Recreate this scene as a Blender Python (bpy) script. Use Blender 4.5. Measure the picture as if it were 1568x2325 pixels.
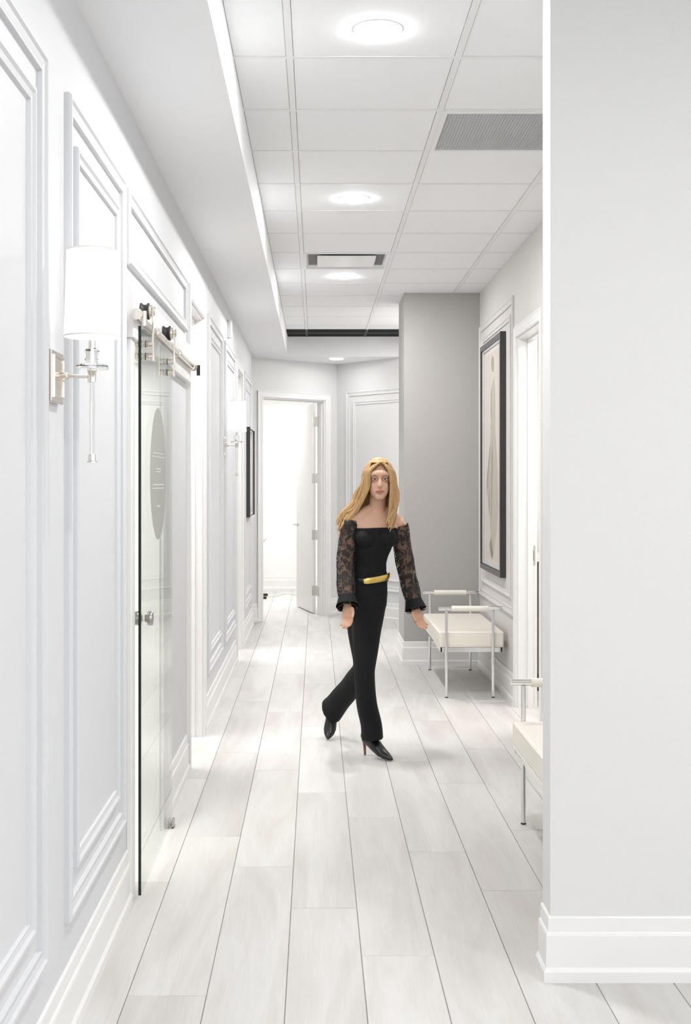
import bpy, math, random
from mathutils import Vector as V, Matrix

random.seed(7)
SC = bpy.context.scene
COL = SC.collection
for o in list(bpy.data.objects):
    bpy.data.objects.remove(o)

# ------------------------------------------------------------------ camera
F_PX, W_PX, H_PX = 2700.0, 1568.0, 2325.0
VPX, VPY = 717.0, 1097.0
EYE = 1.475
cam_d = bpy.data.cameras.new('camera')
cam = bpy.data.objects.new('camera', cam_d)
COL.objects.link(cam)
cam.location = (0, 0, EYE)
cam.rotation_euler = (math.pi / 2, 0, 0)
cam_d.sensor_fit = 'VERTICAL'
cam_d.sensor_height = 36.0
cam_d.lens = F_PX / H_PX * 36.0
cam_d.shift_x = (W_PX / 2 - VPX) / H_PX
cam_d.shift_y = -(H_PX / 2 - VPY) / H_PX
cam_d.clip_start = 0.05
SC.camera = cam

# ------------------------------------------------------------------ world, exposure
world = bpy.data.worlds.new('world')
SC.world = world
world.use_nodes = True
world.node_tree.nodes['Background'].inputs[0].default_value = (0.97, 0.985, 1.0, 1)
world.node_tree.nodes['Background'].inputs[1].default_value = 1.08
SC.view_settings.view_transform = 'Standard'
SC.view_settings.look = 'None'
SC.view_settings.gamma = 1.0
SC.view_settings.use_curve_mapping = False
SC.view_settings.exposure = 0.50


def area_light(name, loc, size, power, color=(1, 1, 1), size_y=None, rot=(0, 0, 0), shape=None):
    l = bpy.data.lights.new(name, 'AREA')
    l.energy = power
    l.color = color
    l.shape = shape or ('RECTANGLE' if size_y else 'SQUARE')
    l.size = size
    if size_y:
        l.size_y = size_y
    o = bpy.data.objects.new(name, l)
    o.location = loc
    o.rotation_euler = rot
    COL.objects.link(o)
    return o


DOWN_POWER = 14.0
# ceiling lamps of the rooms off the corridor (never in view themselves)
area_light('far_room_lamp', (-0.45, 14.7, 2.78), 1.2, 62, (1, 0.99, 0.975))
area_light('left_room_lamp', (-1.55, 6.55, 2.78), 1.2, 34, (1, 0.985, 0.965))
area_light('left_room_lamp', (-1.55, 10.2, 2.78), 1.2, 34, (1, 0.985, 0.965))
area_light('left_room_lamp', (-1.5, 3.5, 2.78), 1.0, 60, (1, 0.98, 0.95))
area_light('right_room_lamp', (2.1, 7.3, 2.78), 1.0, 32, (1, 0.98, 0.95))

area_light('alcove_fill_light', (1.02, 11.15, 2.995), 0.58, 28, (1, 0.998, 0.995))  # added unseen light that brightens the far end of the corridor

# ------------------------------------------------------------------ materials
def new_mat(name):
    m = bpy.data.materials.new(name)
    m.use_nodes = True
    nt = m.node_tree
    return m, nt, nt.nodes['Principled BSDF'], nt.nodes['Material Output']


def pbr(name, col, rough=0.5, metal=0.0, bump=0.0, bscale=200.0, coat=0.0, spec=0.5, var=0.0, vscale=3.0):
    m, nt, b, out = new_mat(name)
    b.inputs['Base Color'].default_value = (*col, 1)
    b.inputs['Roughness'].default_value = rough
    b.inputs['Metallic'].default_value = metal
    b.inputs['Coat Weight'].default_value = coat
    b.inputs['Specular IOR Level'].default_value = spec
    if bump or var:
        tc = nt.nodes.new('ShaderNodeTexCoord')
    if bump:
        n = nt.nodes.new('ShaderNodeTexNoise')
        n.inputs['Scale'].default_value = bscale
        n.inputs['Detail'].default_value = 2
        nt.links.new(tc.outputs['Object'], n.inputs['Vector'])
        bp = nt.nodes.new('ShaderNodeBump')
        bp.inputs['Strength'].default_value = bump
        bp.inputs['Distance'].default_value = 0.002
        nt.links.new(n.outputs['Fac'], bp.inputs['Height'])
        nt.links.new(bp.outputs['Normal'], b.inputs['Normal'])
    if var:
        n2 = nt.nodes.new('ShaderNodeTexNoise')
        n2.inputs['Scale'].default_value = vscale
        n2.inputs['Detail'].default_value = 3
        nt.links.new(tc.outputs['Object'], n2.inputs['Vector'])
        r = nt.nodes.new('ShaderNodeValToRGB')
        r.color_ramp.elements[0].color = (*[c * (1 - var) for c in col], 1)
        r.color_ramp.elements[1].color = (*[min(1, c * (1 + var)) for c in col], 1)
        nt.links.new(n2.outputs['Fac'], r.inputs['Fac'])
        nt.links.new(r.outputs['Color'], b.inputs['Base Color'])
    return m


def emit(name, col, strength):
    m, nt, b, out = new_mat(name)
    b.inputs['Base Color'].default_value = (*col, 1)
    b.inputs['Emission Color'].default_value = (*col, 1)
    b.inputs['Emission Strength'].default_value = strength
    return m


def pane(name, tint, ior=1.5):
    m, nt, b, out = new_mat(name)
    nt.nodes.remove(b)
    fr = nt.nodes.new('ShaderNodeFresnel')
    # same reflectance entering and leaving the pane (no refraction is traced)
    ge = nt.nodes.new('ShaderNodeNewGeometry')
    mr = nt.nodes.new('ShaderNodeMapRange')
    mr.inputs['To Min'].default_value = ior
    mr.inputs['To Max'].default_value = 1.0 / ior
    nt.links.new(ge.outputs['Backfacing'], mr.inputs['Value'])
    nt.links.new(mr.outputs[0], fr.inputs['IOR'])
    tr = nt.nodes.new('ShaderNodeBsdfTransparent')
    tr.inputs['Color'].default_value = (*tint, 1)
    gl = nt.nodes.new('ShaderNodeBsdfGlossy')
    gl.inputs['Roughness'].default_value = 0.02
    mx = nt.nodes.new('ShaderNodeMixShader')
    nt.links.new(fr.outputs[0], mx.inputs[0])
    nt.links.new(tr.outputs[0], mx.inputs[1])
    nt.links.new(gl.outputs[0], mx.inputs[2])
    nt.links.new(mx.outputs[0], out.inputs['Surface'])
    return m


def sheer(name, col, cover, lace):
    m, nt, b, out = new_mat(name)
    b.inputs['Base Color'].default_value = (*col, 1)
    b.inputs['Roughness'].default_value = 0.8
    tc = nt.nodes.new('ShaderNodeTexCoord')
    n = nt.nodes.new('ShaderNodeTexNoise')
    n.inputs['Scale'].default_value = lace
    n.inputs['Detail'].default_value = 3
    n.inputs['Distortion'].default_value = 1.2
    nt.links.new(tc.outputs['Object'], n.inputs['Vector'])
    r = nt.nodes.new('ShaderNodeValToRGB')
    r.color_ramp.elements[0].position = 0.47
    r.color_ramp.elements[0].color = (cover, cover, cover, 1)
    r.color_ramp.elements[1].position = 0.53
    r.color_ramp.elements[1].color = (1, 1, 1, 1)
    nt.links.new(n.outputs['Fac'], r.inputs['Fac'])
    tr = nt.nodes.new('ShaderNodeBsdfTransparent')
    mx = nt.nodes.new('ShaderNodeMixShader')
    nt.links.new(r.outputs['Color'], mx.inputs[0])
    nt.links.new(tr.outputs[0], mx.inputs[1])
    nt.links.new(b.outputs[0], mx.inputs[2])
    nt.links.new(mx.outputs[0], out.inputs['Surface'])
    return m


def plank_mat():
    m, nt, b, out = new_mat('pale_oak_plank')
    L = nt.links.new
    tc = nt.nodes.new('ShaderNodeTexCoord')
    oi = nt.nodes.new('ShaderNodeObjectInfo')
    sc = nt.nodes.new('ShaderNodeVectorMath'); sc.operation = 'SCALE'
    sc.inputs[0].default_value = (13.0, 31.0, 7.0)
    L(oi.outputs['Random'], sc.inputs['Scale'])
    ad = nt.nodes.new('ShaderNodeVectorMath'); ad.operation = 'ADD'
    L(tc.outputs['Object'], ad.inputs[0]); L(sc.outputs[0], ad.inputs[1])
    mp = nt.nodes.new('ShaderNodeMapping')
    mp.inputs['Scale'].default_value = (6.0, 0.9, 1.0)
    L(ad.outputs[0], mp.inputs['Vector'])
    n1 = nt.nodes.new('ShaderNodeTexNoise')
    n1.inputs['Scale'].default_value = 1.0; n1.inputs['Detail'].default_value = 4
    n1.inputs['Distortion'].default_value = 0.9
    L(mp.outputs[0], n1.inputs['Vector'])
    mp2 = nt.nodes.new('ShaderNodeMapping')
    mp2.inputs['Scale'].default_value = (120.0, 5.0, 1.0)
    L(ad.outputs[0], mp2.inputs['Vector'])
    n2 = nt.nodes.new('ShaderNodeTexNoise')
    n2.inputs['Scale'].default_value = 1.0; n2.inputs['Detail'].default_value = 3
    n2.inputs['Distortion'].default_value = 0.8
    L(mp2.outputs[0], n2.inputs['Vector'])
    r1 = nt.nodes.new('ShaderNodeValToRGB')
    e = r1.color_ramp.elements
    e[0].position = 0.28; e[0].color = (0.54, 0.515, 0.487, 1)
    e[1].position = 0.60; e[1].color = (0.645, 0.634, 0.62, 1)
    L(n1.outputs['Fac'], r1.inputs['Fac'])
    r2 = nt.nodes.new('ShaderNodeValToRGB')
    r2.color_ramp.elements[0].position = 0.25; r2.color_ramp.elements[0].color = (0.945, 0.942, 0.938, 1)
    r2.color_ramp.elements[1].position = 0.65; r2.color_ramp.elements[1].color = (1, 1, 1, 1)
    L(n2.outputs['Fac'], r2.inputs['Fac'])
    mul = nt.nodes.new('ShaderNodeMix'); mul.data_type = 'RGBA'; mul.blend_type = 'MULTIPLY'
    mul.inputs['Factor'].default_value = 1.0
    L(r1.outputs['Color'], mul.inputs['A']); L(r2.outputs['Color'], mul.inputs['B'])
    mr = nt.nodes.new('ShaderNodeMapRange')
    mr.inputs['To Min'].default_value = 0.955; mr.inputs['To Max'].default_value = 1.045
    L(oi.outputs['Random'], mr.inputs['Value'])
    mv = nt.nodes.new('ShaderNodeVectorMath'); mv.operation = 'SCALE'
    L(mul.outputs['Result'], mv.inputs[0]); L(mr.outputs[0], mv.inputs['Scale'])
    L(mv.outputs[0], b.inputs['Base Color'])
    b.inputs['Roughness'].default_value = 0.42
    b.inputs['Specular IOR Level'].default_value = 0.35
    bp = nt.nodes.new('ShaderNodeBump'); bp.inputs['Strength'].default_value = 0.12
    bp.inputs['Distance'].default_value = 0.001
    L(n2.outputs['Fac'], bp.inputs['Height']); L(bp.outputs['Normal'], b.inputs['Normal'])
    return m


M = {}
M['wall'] = pbr('soft_grey_paint', (0.74, 0.738, 0.735), 0.6, bump=0.12, bscale=350, spec=0.3)
M['wall_left'] = pbr('cool_white_paint', (0.69, 0.697, 0.715), 0.55, bump=0.1, bscale=350, spec=0.3)
M['greige'] = pbr('warm_grey_paint', (0.66, 0.64, 0.618), 0.6, bump=0.12, bscale=350, spec=0.3)
M['greige_shaded'] = pbr('shaded_warm_grey_paint', (0.45, 0.436, 0.42), 0.6, bump=0.12, bscale=350, spec=0.3)  # right wall's paint with the shade of the wall end put into the colour
M['white'] = pbr('white_ceiling_paint', (0.895, 0.90, 0.91), 0.7, bump=0.06, bscale=300, spec=0.2)
M['trim'] = pbr('white_satin_trim', (0.84, 0.835, 0.825), 0.35, spec=0.4)
M['room'] = pbr('bright_room_paint', (0.88, 0.875, 0.86), 0.6, spec=0.2)
M['tile'] = pbr('ceiling_tile', (0.895, 0.90, 0.91), 0.85, bump=0.25, bscale=500, spec=0.1)
M['rail'] = pbr('white_grid_metal', (0.84, 0.84, 0.84), 0.45, spec=0.3)
M['fade_tile'] = pbr('dark_fade_tile', (0.022, 0.022, 0.024), 0.85, bump=0.2, bscale=400, spec=0.1)  # white ceiling tile with a dark fade put into its colour
M['fade_rail'] = pbr('dark_fade_rail', (0.008, 0.008, 0.009), 0.6)  # white grid rail, same dark fade put into its colour
M['fade_cross_rail'] = pbr('grey_fade_rail', (0.12, 0.12, 0.12), 0.5)  # cross rail within the dark fade, dimmed by colour
M['plank'] = plank_mat()
M['gap'] = pbr('joint', (0.42, 0.39, 0.35), 0.9)
M['chrome'] = pbr('polished_chrome', (0.80, 0.80, 0.80), 0.10, 1.0)
M['nickel'] = pbr('polished_nickel', (0.80, 0.75, 0.69), 0.16, 1.0)
M['brushed'] = pbr('brushed_steel', (0.62, 0.62, 0.60), 0.32, 1.0)
M['dark_steel'] = pbr('dark_steel', (0.42, 0.41, 0.39), 0.22, 1.0)
M['rubber'] = pbr('black_rubber', (0.02, 0.02, 0.022), 0.55)
M['leather'] = pbr('cream_leather', (0.80, 0.765, 0.69), 0.42, bump=0.15, bscale=260)
M['black'] = pbr('black_lacquer', (0.008, 0.008, 0.009), 0.38)
M['frame_face'] = pbr('black_frame_satin', (0.02, 0.02, 0.021), 0.30, coat=0.6)
M['mat_board'] = pbr('ivory_mat', (0.60, 0.56, 0.51), 0.7, var=0.04, vscale=4)
M['liner'] = pbr('silver_liner', (0.62, 0.63, 0.65), 0.35, 0.3)
M['ink'] = pbr('taupe_wash', (0.33, 0.29, 0.25), 0.8, var=0.22, vscale=9)
M['ink_dark'] = pbr('umber_wash', (0.24, 0.21, 0.185), 0.8, var=0.25, vscale=14)
M['ink_light'] = pbr('pale_wash', (0.44, 0.39, 0.335), 0.8, var=0.1, vscale=12)
M['glass'] = pane('clear_glass', (0.965, 0.985, 0.965))
M['glass_edge'] = pbr('green_glass_edge', (0.004, 0.012, 0.009), 0.12)
M['etched'] = sheer('etched_film', (0.44, 0.44, 0.41), 0.8, 0.01)
M['etched_mark'] = pbr('etched_mark', (0.56, 0.56, 0.53), 0.7)
m_, nt_, b_, o_ = new_mat('crystal')
b_.inputs['Transmission Weight'].default_value = 1.0
b_.inputs['Roughness'].default_value = 0.0
b_.inputs['IOR'].default_value = 1.46
b_.inputs['Base Color'].default_value = (0.97, 0.99, 0.99, 1)
M['crystal'] = m_
M['shade'] = emit('lit_linen_shade', (1.0, 0.99, 0.98), 0.45)
M['lens'] = emit('lit_lens', (1, 1, 1), 85.0)
M['soft_lens'] = emit('soft_lens', (1, 1, 1), 9.0)
M['skin'] = pbr('skin', (0.64, 0.38, 0.26), 0.5, var=0.05, vscale=20)
M['lips'] = pbr('lips', (0.48, 0.17, 0.14), 0.4)
M['eye'] = pbr('eye', (0.05, 0.035, 0.03), 0.25)
M['brow'] = pbr('brow', (0.27, 0.16, 0.085), 0.7)
M['hair'] = pbr('blonde_hair', (0.50, 0.305, 0.135), 0.5, var=0.42, vscale=1.0)
_nt = M['hair'].node_tree
_n = [n for n in _nt.nodes if n.type == 'TEX_NOISE'][0]
_mp = _nt.nodes.new('ShaderNodeMapping')
_mp.inputs['Scale'].default_value = (170, 90, 9)
_nt.links.new([n for n in _nt.nodes if n.type == 'TEX_COORD'][0].outputs['Object'], _mp.inputs['Vector'])
_nt.links.new(_mp.outputs[0], _n.inputs['Vector'])
M['eye_white'] = pbr('eye_white', (0.50, 0.44, 0.41), 0.3)
M['cloth'] = pbr('black_crepe', (0.006, 0.006, 0.007), 0.75, bump=0.3, bscale=500, spec=0.25)
M['lace'] = sheer('sheer_black_lace', (0.012, 0.009, 0.008), 0.48, 36.0)
M['shoe'] = pbr('black_leather', (0.01, 0.01, 0.011), 0.28)
M['gold'] = pbr('gold', (0.78, 0.56, 0.17), 0.28, 1.0)
M['walnut'] = pbr('walnut', (0.10, 0.055, 0.035), 0.5, var=0.3, vscale=15)
M['vinyl'] = pbr('white_vinyl', (0.82, 0.80, 0.76), 0.4)
M['core'] = pbr('duct_shade', (0.2, 0.2, 0.2), 0.8)  # shade inside the duct put into one dark colour
M['heel'] = pbr('stacked_heel', (0.20, 0.085, 0.045), 0.5)
M['slot'] = pbr('dark_slot', (0.04, 0.038, 0.036), 0.6)


# ------------------------------------------------------------------ geometry collector
class G:
    def __init__(s):
        s.v = []; s.f = []

    def add(s, vs, fs):
        n = len(s.v)
        s.v += [tuple(p) for p in vs]
        s.f += [tuple(i + n for i in f) for f in fs]
        return s

    def box(s, x0, x1, y0, y1, z0, z1):
        return s.add([(x0, y0, z0), (x1, y0, z0), (x1, y1, z0), (x0, y1, z0), (x0, y0, z1), (x1, y0, z1), (x1, y1, z1), (x0, y1, z1)],
                     [(0, 3, 2, 1), (4, 5, 6, 7), (0, 1, 5, 4), (1, 2, 6, 5), (2, 3, 7, 6), (3, 0, 4, 7)])

    def obox(s, o, u, v, w):
        """box from corner o along vectors u, v, w"""
        o, u, v, w = V(o), V(u), V(v), V(w)
        c = [o, o + u, o + u + v, o + v]
        c += [p + w for p in c]
        return s.add(c, [(0, 3, 2, 1), (4, 5, 6, 7), (0, 1, 5, 4), (1, 2, 6, 5), (2, 3, 7, 6), (3, 0, 4, 7)])

    def rings(s, rs, cap=True, closed=True):
        n = len(rs[0]); base = len(s.v)
        for r in rs:
            s.v += [tuple(p) for p in r]
        for i in range(len(rs) - 1):
            for j in range(n if closed else n - 1):
                a = base + i * n + j; b = base + i * n + (j + 1) % n
                s.f.append((a, b, b + n, a + n))
        if cap:
            s.f.append(tuple(base + j for j in reversed(range(n))))
            s.f.append(tuple(base + (len(rs) - 1) * n + j for j in range(n)))
        return s

    def tube(s, pts, rad, seg=12, ref=(1, 0, 0), cap=True):
        pts = [V(p) for p in pts]; rs = []
        if not isinstance(rad, (list, tuple)):
            rad = [rad] * len(pts)
        for i, p in enumerate(pts):
            t = (pts[min(i + 1, len(pts) - 1)] - pts[max(i - 1, 0)])
            t.normalize()
            r = V(ref); a = r - t * r.dot(t)
            if a.length < 1e-4:
                r = V((0, 1, 0.01)); a = r - t * r.dot(t)
            a.normalize(); b = t.cross(a)
            ra, rb = rad[i] if isinstance(rad[i], (list, tuple)) else (rad[i], rad[i])
            rs.append([p + a * (ra * math.cos(k * 2 * math.pi / seg)) + b * (rb * math.sin(k * 2 * math.pi / seg)) for k in range(seg)])
        return s.rings(rs, cap)

    def lathe(s, c, prof, seg=24, cap=True):
        c = V(c)
        rs = [[c + V((r * math.cos(k * 2 * math.pi / seg), r * math.sin(k * 2 * math.pi / seg), z)) for k in range(seg)] for r, z in prof]
        return s.rings(rs, cap)

    def ell(s, c, r, seg=18, rot=None):
        c = V(c); rows = seg // 2; rs = []
        for i in range(1, rows):
            th = -math.pi / 2 + math.pi * i / rows
            ring = []
            for k in range(seg):
                p = V((r[0] * math.cos(th) * math.cos(k * 2 * math.pi / seg), r[1] * math.cos(th) * math.sin(k * 2 * math.pi / seg), r[2] * math.sin(th)))
                if rot is not None:
                    p = rot @ p
                ring.append(c + p)
            rs.append(ring)
        return s.rings(rs, True)

    def build(s, name, mat, parent=None, smooth=False, bevel=0.0, bseg=2):
        me = bpy.data.meshes.new(name)
        off = V((0, 0, 0))
        if parent is not None:
            p = parent
            while p is not None:
                off += p.location; p = p.parent
        me.from_pydata([tuple(V(p) - off) for p in s.v], [], s.f)
        me.update()
        ob = bpy.data.objects.new(name, me)
        COL.objects.link(ob)
        me.materials.append(mat)
        if parent is not None:
            ob.parent = parent
        if smooth:
            me.polygons.foreach_set('use_smooth', [True] * len(me.polygons))
        if bevel:
            md = ob.modifiers.new('bevel', 'BEVEL')
            md.width = bevel; md.segments = bseg; md.limit_method = 'ANGLE'; md.angle_limit = math.radians(40)
            if smooth:
                md.harden_normals = False
        if smooth:
            try:
                me.set_sharp_from_angle(angle=math.radians(42))
            except Exception:
                pass
        return ob


def root(name, loc, label=None, cat=None, group=None, kind=None):
    o = bpy.data.objects.new(name, None)
    o.location = loc
    o.empty_display_size = 0.05
    COL.objects.link(o)
    tag(o, label, cat, group, kind)
    return o


def tag(o, label=None, cat=None, group=None, kind=None):
    if label: o['label'] = label
    if cat: o['category'] = cat
    if group: o['group'] = group
    if kind: o['kind'] = kind
    return o


def struct(name, g, mat, label=None, **k):
    o = g.build(name, mat, **k)
    tag(o, label=label, kind='structure')
    return o


def copy_tree(o, parent=None):
    c = o.copy(); COL.objects.link(c); c.parent = parent
    for ch in list(o.children):
        copy_tree(ch, c)
    return c


def frame_ring(g, O, U, N, u0, u1, z0, z1, prof):
    """mitred rectangular frame on a vertical plane; prof = (inset, height)"""
    O, U, N = V(O), V(U), V(N)
    rs = []
    for t, h in prof:
        rs.append([O + U * a + V((0, 0, b)) + N * h for a, b in ((u0 + t, z0 + t), (u1 - t, z0 + t), (u1 - t, z1 - t), (u0 + t, z1 - t))])
    return g.rings(rs, cap=False)


def frame_arch(g, O, U, N, u0, u1, z1, prof, z0=0.0):
    """three-sided door casing; u0,u1,z1 = opening edges, prof = (outset, height)"""
    O, U, N = V(O), V(U), V(N)
    rs = []
    for t, h in prof:
        rs.append([O + U * a + V((0, 0, b)) + N * h for a, b in ((u0 - t, z0), (u0 - t, z1 + t), (u1 + t, z1 + t), (u1 + t, z0))])
    return g.rings(rs, cap=False, closed=False)


PANEL_OUT = [(0, 0), (0, .012), (.006, .018), (.014, .018), (.020, .012), (.036, .009), (.044, .012), (.050, .012), (.052, 0)]
PANEL_IN = [(0, 0), (0, .010), (.005, .015), (.013, .015), (.020, .009), (.032, .007), (.038, .009), (.040, 0)]
CASING = [(-.006, 0), (-.006, .016), (-.001, .020), (.012, .020), (.020, .016), (.052, .018), (.058, .022), (.064, .022), (.064, 0)]


def panel(wall, O, U, N, u0, u1, z0, z1, mat, double=True, ins=0.112):
    g = G(); frame_ring(g, O, U, N, u0, u1, z0, z1, PANEL_OUT)
    a = g.build('panel_moulding', mat, wall)
    if double:
        g = G(); frame_ring(g, O, U, N, u0 + ins, u1 - ins, z0 + ins, z1 - ins, PANEL_IN)
        g.build('panel_moulding', mat, wall)
    return a


BASE = [(.022, 0), (.022, .031), (.015, .043), (.014, .135), (.012, .142), (.008, .146), (.007, .186), (.004, .190), (0, .190)]


def baseboard(name, path, side, mat, label=None):
    """path = floor polyline along the wall face; side=+1: room on the left of travel"""
    pts = [V((x, y, 0)) for x, y in path]
    n = len(pts)
    def nrm(a, b):
        t = (b - a).normalized()
        return V((-t.y, t.x, 0)) * side
    rs = []
    for i in range(n):
        ns = []
        if i > 0: ns.append(nrm(pts[i - 1], pts[i]))
        if i < n - 1: ns.append(nrm(pts[i], pts[i + 1]))
        m = ns[0] if len(ns) == 1 else (ns[0] + ns[1]) / (1 + ns[0].dot(ns[1]))
        rs.append([pts[i] + m * d + V((0, 0, z)) for d, z in BASE] + [pts[i]])
    g = G().rings(rs)
    return struct(name, g, mat, label)


# ------------------------------------------------------------------ layout constants
LX, RX = -0.664, 1.33           # corridor wall faces
LT = 0.12                       # left wall thickness
CZ, SZ = 3.02, 2.81             # tile ceiling, dropped soffit
SX = -0.30                      # soffit edge
DEND = 12.55                    # far end of the tiled recess
LEND = 12.30                    # end of the left wall
DOOR_Z = 2.44
X_, Y_, Z_ = V((1, 0, 0)), V((0, 1, 0)), V((0, 0, 1))

# ------------------------------------------------------------------ floor
fl = struct('floor', G().box(-3.6, 5.5, -3.0, 17.2, -0.06, -0.006), M['gap'], 'pale grey oak plank floor running down the corridor')
PW, PL = 0.2284, 1.54
SEAM0 = -0.5435
joint = {-1: 4.396, 0: 3.421, 1: 4.572, 2: 4.127, 3: 3.712, 4: 4.758, 5: 4.305, 6: 3.52, 7: 4.90}


def plank_mesh(length):
    hx, hy, c, gp = PW / 2, length / 2, 0.0022, 0.0009
    g = G()
    z0, zt = -0.006, 0.0
    r0 = [(-hx + gp, -hy + gp, z0), (hx - gp, -hy + gp, z0), (hx - gp, hy - gp, z0), (-hx + gp, hy - gp, z0)]
    r1 = [(x, y, zt - 0.0016) for x, y, z in r0]
    r2 = [(-hx + c, -hy + c, zt), (hx - c, -hy + c, zt), (hx - c, hy - c, zt), (-hx + c, hy - c, zt)]
    g.rings([r0, r1, r2])
    me = bpy.data.meshes.new('plank')
    me.from_pydata(g.v, [], g.f); me.update()
    me.materials.append(M['plank'])
    return me


full_plank = plank_mesh(PL)
for c in range(-3, 12):
    x = SEAM0 + PW * (c + 0.5)
    j = joint.get(c, 3.3 + ((c * 0.618) % 1.0) * PL)
    y = j - PL * 2
    while y < 16.6:
        if y + PL > 2.0 and not (x < -0.9 and y > 7 and y + PL < 12) and not (x > 1.75 and y > 9):
            o = bpy.data.objects.new('plank', full_plank)
            o.location = (x, y + PL / 2, 0); o.parent = fl
            COL.objects.link(o)
        y += PL

# ------------------------------------------------------------------ ceiling
back = G().box(-3.6, 5.5, -3.0, 17.2, 3.05, 3.12)
ce = struct('ceiling', back, M['white'], 'white suspended tile ceiling of the corridor')
cols = [(SX, -0.0952), (-0.0952, 0.5148), (0.5148, 1.1248), (1.1248, RX + 0.6)]
HALF = 0.012
rows = [4.32 + 0.61 * k for k in range(-5, 14)]
tile_cache = {}


def tile(x0, x1, y0, y1, mat, name='ceiling_tile'):
    w, d = round(x1 - x0, 4), round(y1 - y0, 4)
    key = (w, d, mat.name)
    if key not in tile_cache:
        g = G()
        e = 0.003
        a = [(-w / 2, -d / 2, 0.012), (w / 2, -d / 2, 0.012), (w / 2, d / 2, 0.012), (-w / 2, d / 2, 0.012)]
        b = [(p[0], p[1], 0.0035) for p in a]
        cc = [(-w / 2 + e, -d / 2 + e, 0.0), (w / 2 - e, -d / 2 + e, 0.0), (w / 2 - e, d / 2 - e, 0.0), (-w / 2 + e, d / 2 - e, 0.0)]
        g.rings([a, b, cc])
        me = bpy.data.meshes.new(name)
        me.from_pydata(g.v, [], [tuple(reversed(f)) for f in g.f]); me.update()
        me.materials.append(mat)
        tile_cache[key] = me
    o = bpy.data.objects.new(name, tile_cache[key])
    o.location = ((x0 + x1) / 2, (y0 + y1) / 2, CZ + 0.0015)
    o.parent = ce
    COL.objects.link(o)
    return o


DARK0 = 11.95  # start of the dark fade coloured into the ceiling end
for ci, (cx0, cx1) in enumerate(cols):
    x0 = cx0 + (HALF if ci else 0.0); x1 = cx1 - (HALF if ci < 3 else 0.0)
    for k in range(len(rows) - 1):
        y0, y1 = rows[k] + HALF + 0.0005, rows[k + 1] - HALF - 0.0005
        kk = k - 5
        if (ci == 1 and kk == 6) or (ci == 2 and kk == 1):
            continue
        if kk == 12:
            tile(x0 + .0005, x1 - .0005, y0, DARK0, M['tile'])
            tile(x0 + .0005, x1 - .0005, DARK0 + .001, y1, M['fade_tile'])
        else:
            tile(x0 + .0005, x1 - .0005, y0, y1, M['tile'])
    tile(x0 + .0005, x1 - .0005, rows[-1] + HALF, DEND, M['fade_tile'])
for i in (1, 2, 3):
    xx = cols[i][0]
    G().box(xx - HALF, xx + HALF, rows[0], DARK0, CZ - 0.001, CZ + 0.02).build('grid_rail', M['rail'], ce)
    G().box(xx - HALF, xx + HALF, DARK0, DEND, CZ - 0.001, CZ + 0.02).build('grid_rail', M['fade_rail'], ce)
for k, yy in enumerate(rows):
    m = M['rail'] if yy < 12 else M['fade_cross_rail']
    for ci, (cx0, cx1) in enumerate(cols):
        x0 = cx0 + (HALF if ci else 0.0); x1 = cx1 - (HALF if ci < 3 else 0.0)
        G().box(x0, x1, yy - HALF, yy + HALF, CZ, CZ + 0.02).build('grid_rail', m, ce)

# dropped soffit along the left wall and across the far end
struct('ceiling_soffit', G().box(LX - LT, SX, -3.0, DEND, SZ, 3.05), M['white'], 'white dropped soffit along the left wall')
struct('ceiling_far', G().box(-1.9, 1.9, DEND, 17.0, SZ, 3.05), M['white'], 'lowered white ceiling at the far end of the corridor')

# ------------------------------------------------------------------ left wall with three openings
OPEN = [(4.25, 5.05, 2.00), (6.16, 6.93, DOOR_Z), (9.86, 10.59, DOOR_Z)]
g = G()
y = -3.0
for a, b, zt in OPEN:
    g.box(LX - LT, LX, y, a, 0, 3.05)
    g.box(LX - LT, LX, a, b, zt, 3.05)
    y = b
g.box(LX - LT, LX, y, LEND, 0, 3.05)
wl = struct('wall_left', g, M['wall_left'], 'long white panelled wall on the left of the corridor')
LO = V((LX, 0, 0))
PZ0, PZ1 = 0.31, 2.51
panel(wl, LO, Y_, X_, 1.65, 2.885, PZ0, PZ1, M['wall_left'])
panel(wl, LO, Y_, X_, 3.145, 4.07, PZ0, PZ1, M['wall_left'])
panel(wl, LO, Y_, X_, 4.15, 6.03, 2.24, 2.505, M['wall_left'], double=False)
panel(wl, LO, Y_, X_, 7.26, 8.33, PZ0, PZ1, M['wall_left'])
panel(wl, LO, Y_, X_, 8.60, 9.70, PZ0, PZ1, M['wall_left'])
panel(wl, LO, Y_, X_, 10.95, 12.12, PZ0, PZ1, M['wall_left'])
baseboard('baseboard_left', [(LX, 1.2), (LX, 4.17)], -1, M['trim'], 'tall white baseboard below the near left panels')
baseboard('baseboard_left', [(LX, 5.12), (LX, 6.09)], -1, M['trim'], 'short white baseboard between the glass door and the next doorway')
baseboard('baseboard_left', [(LX, 6.995), (LX, 9.795)], -1, M['trim'], 'white baseboard below the far wall lamp')
baseboard('baseboard_left', [(LX, 10.655), (LX, LEND), (LX - LT, LEND)], -1, M['trim'], 'white baseboard below the small picture')


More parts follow.
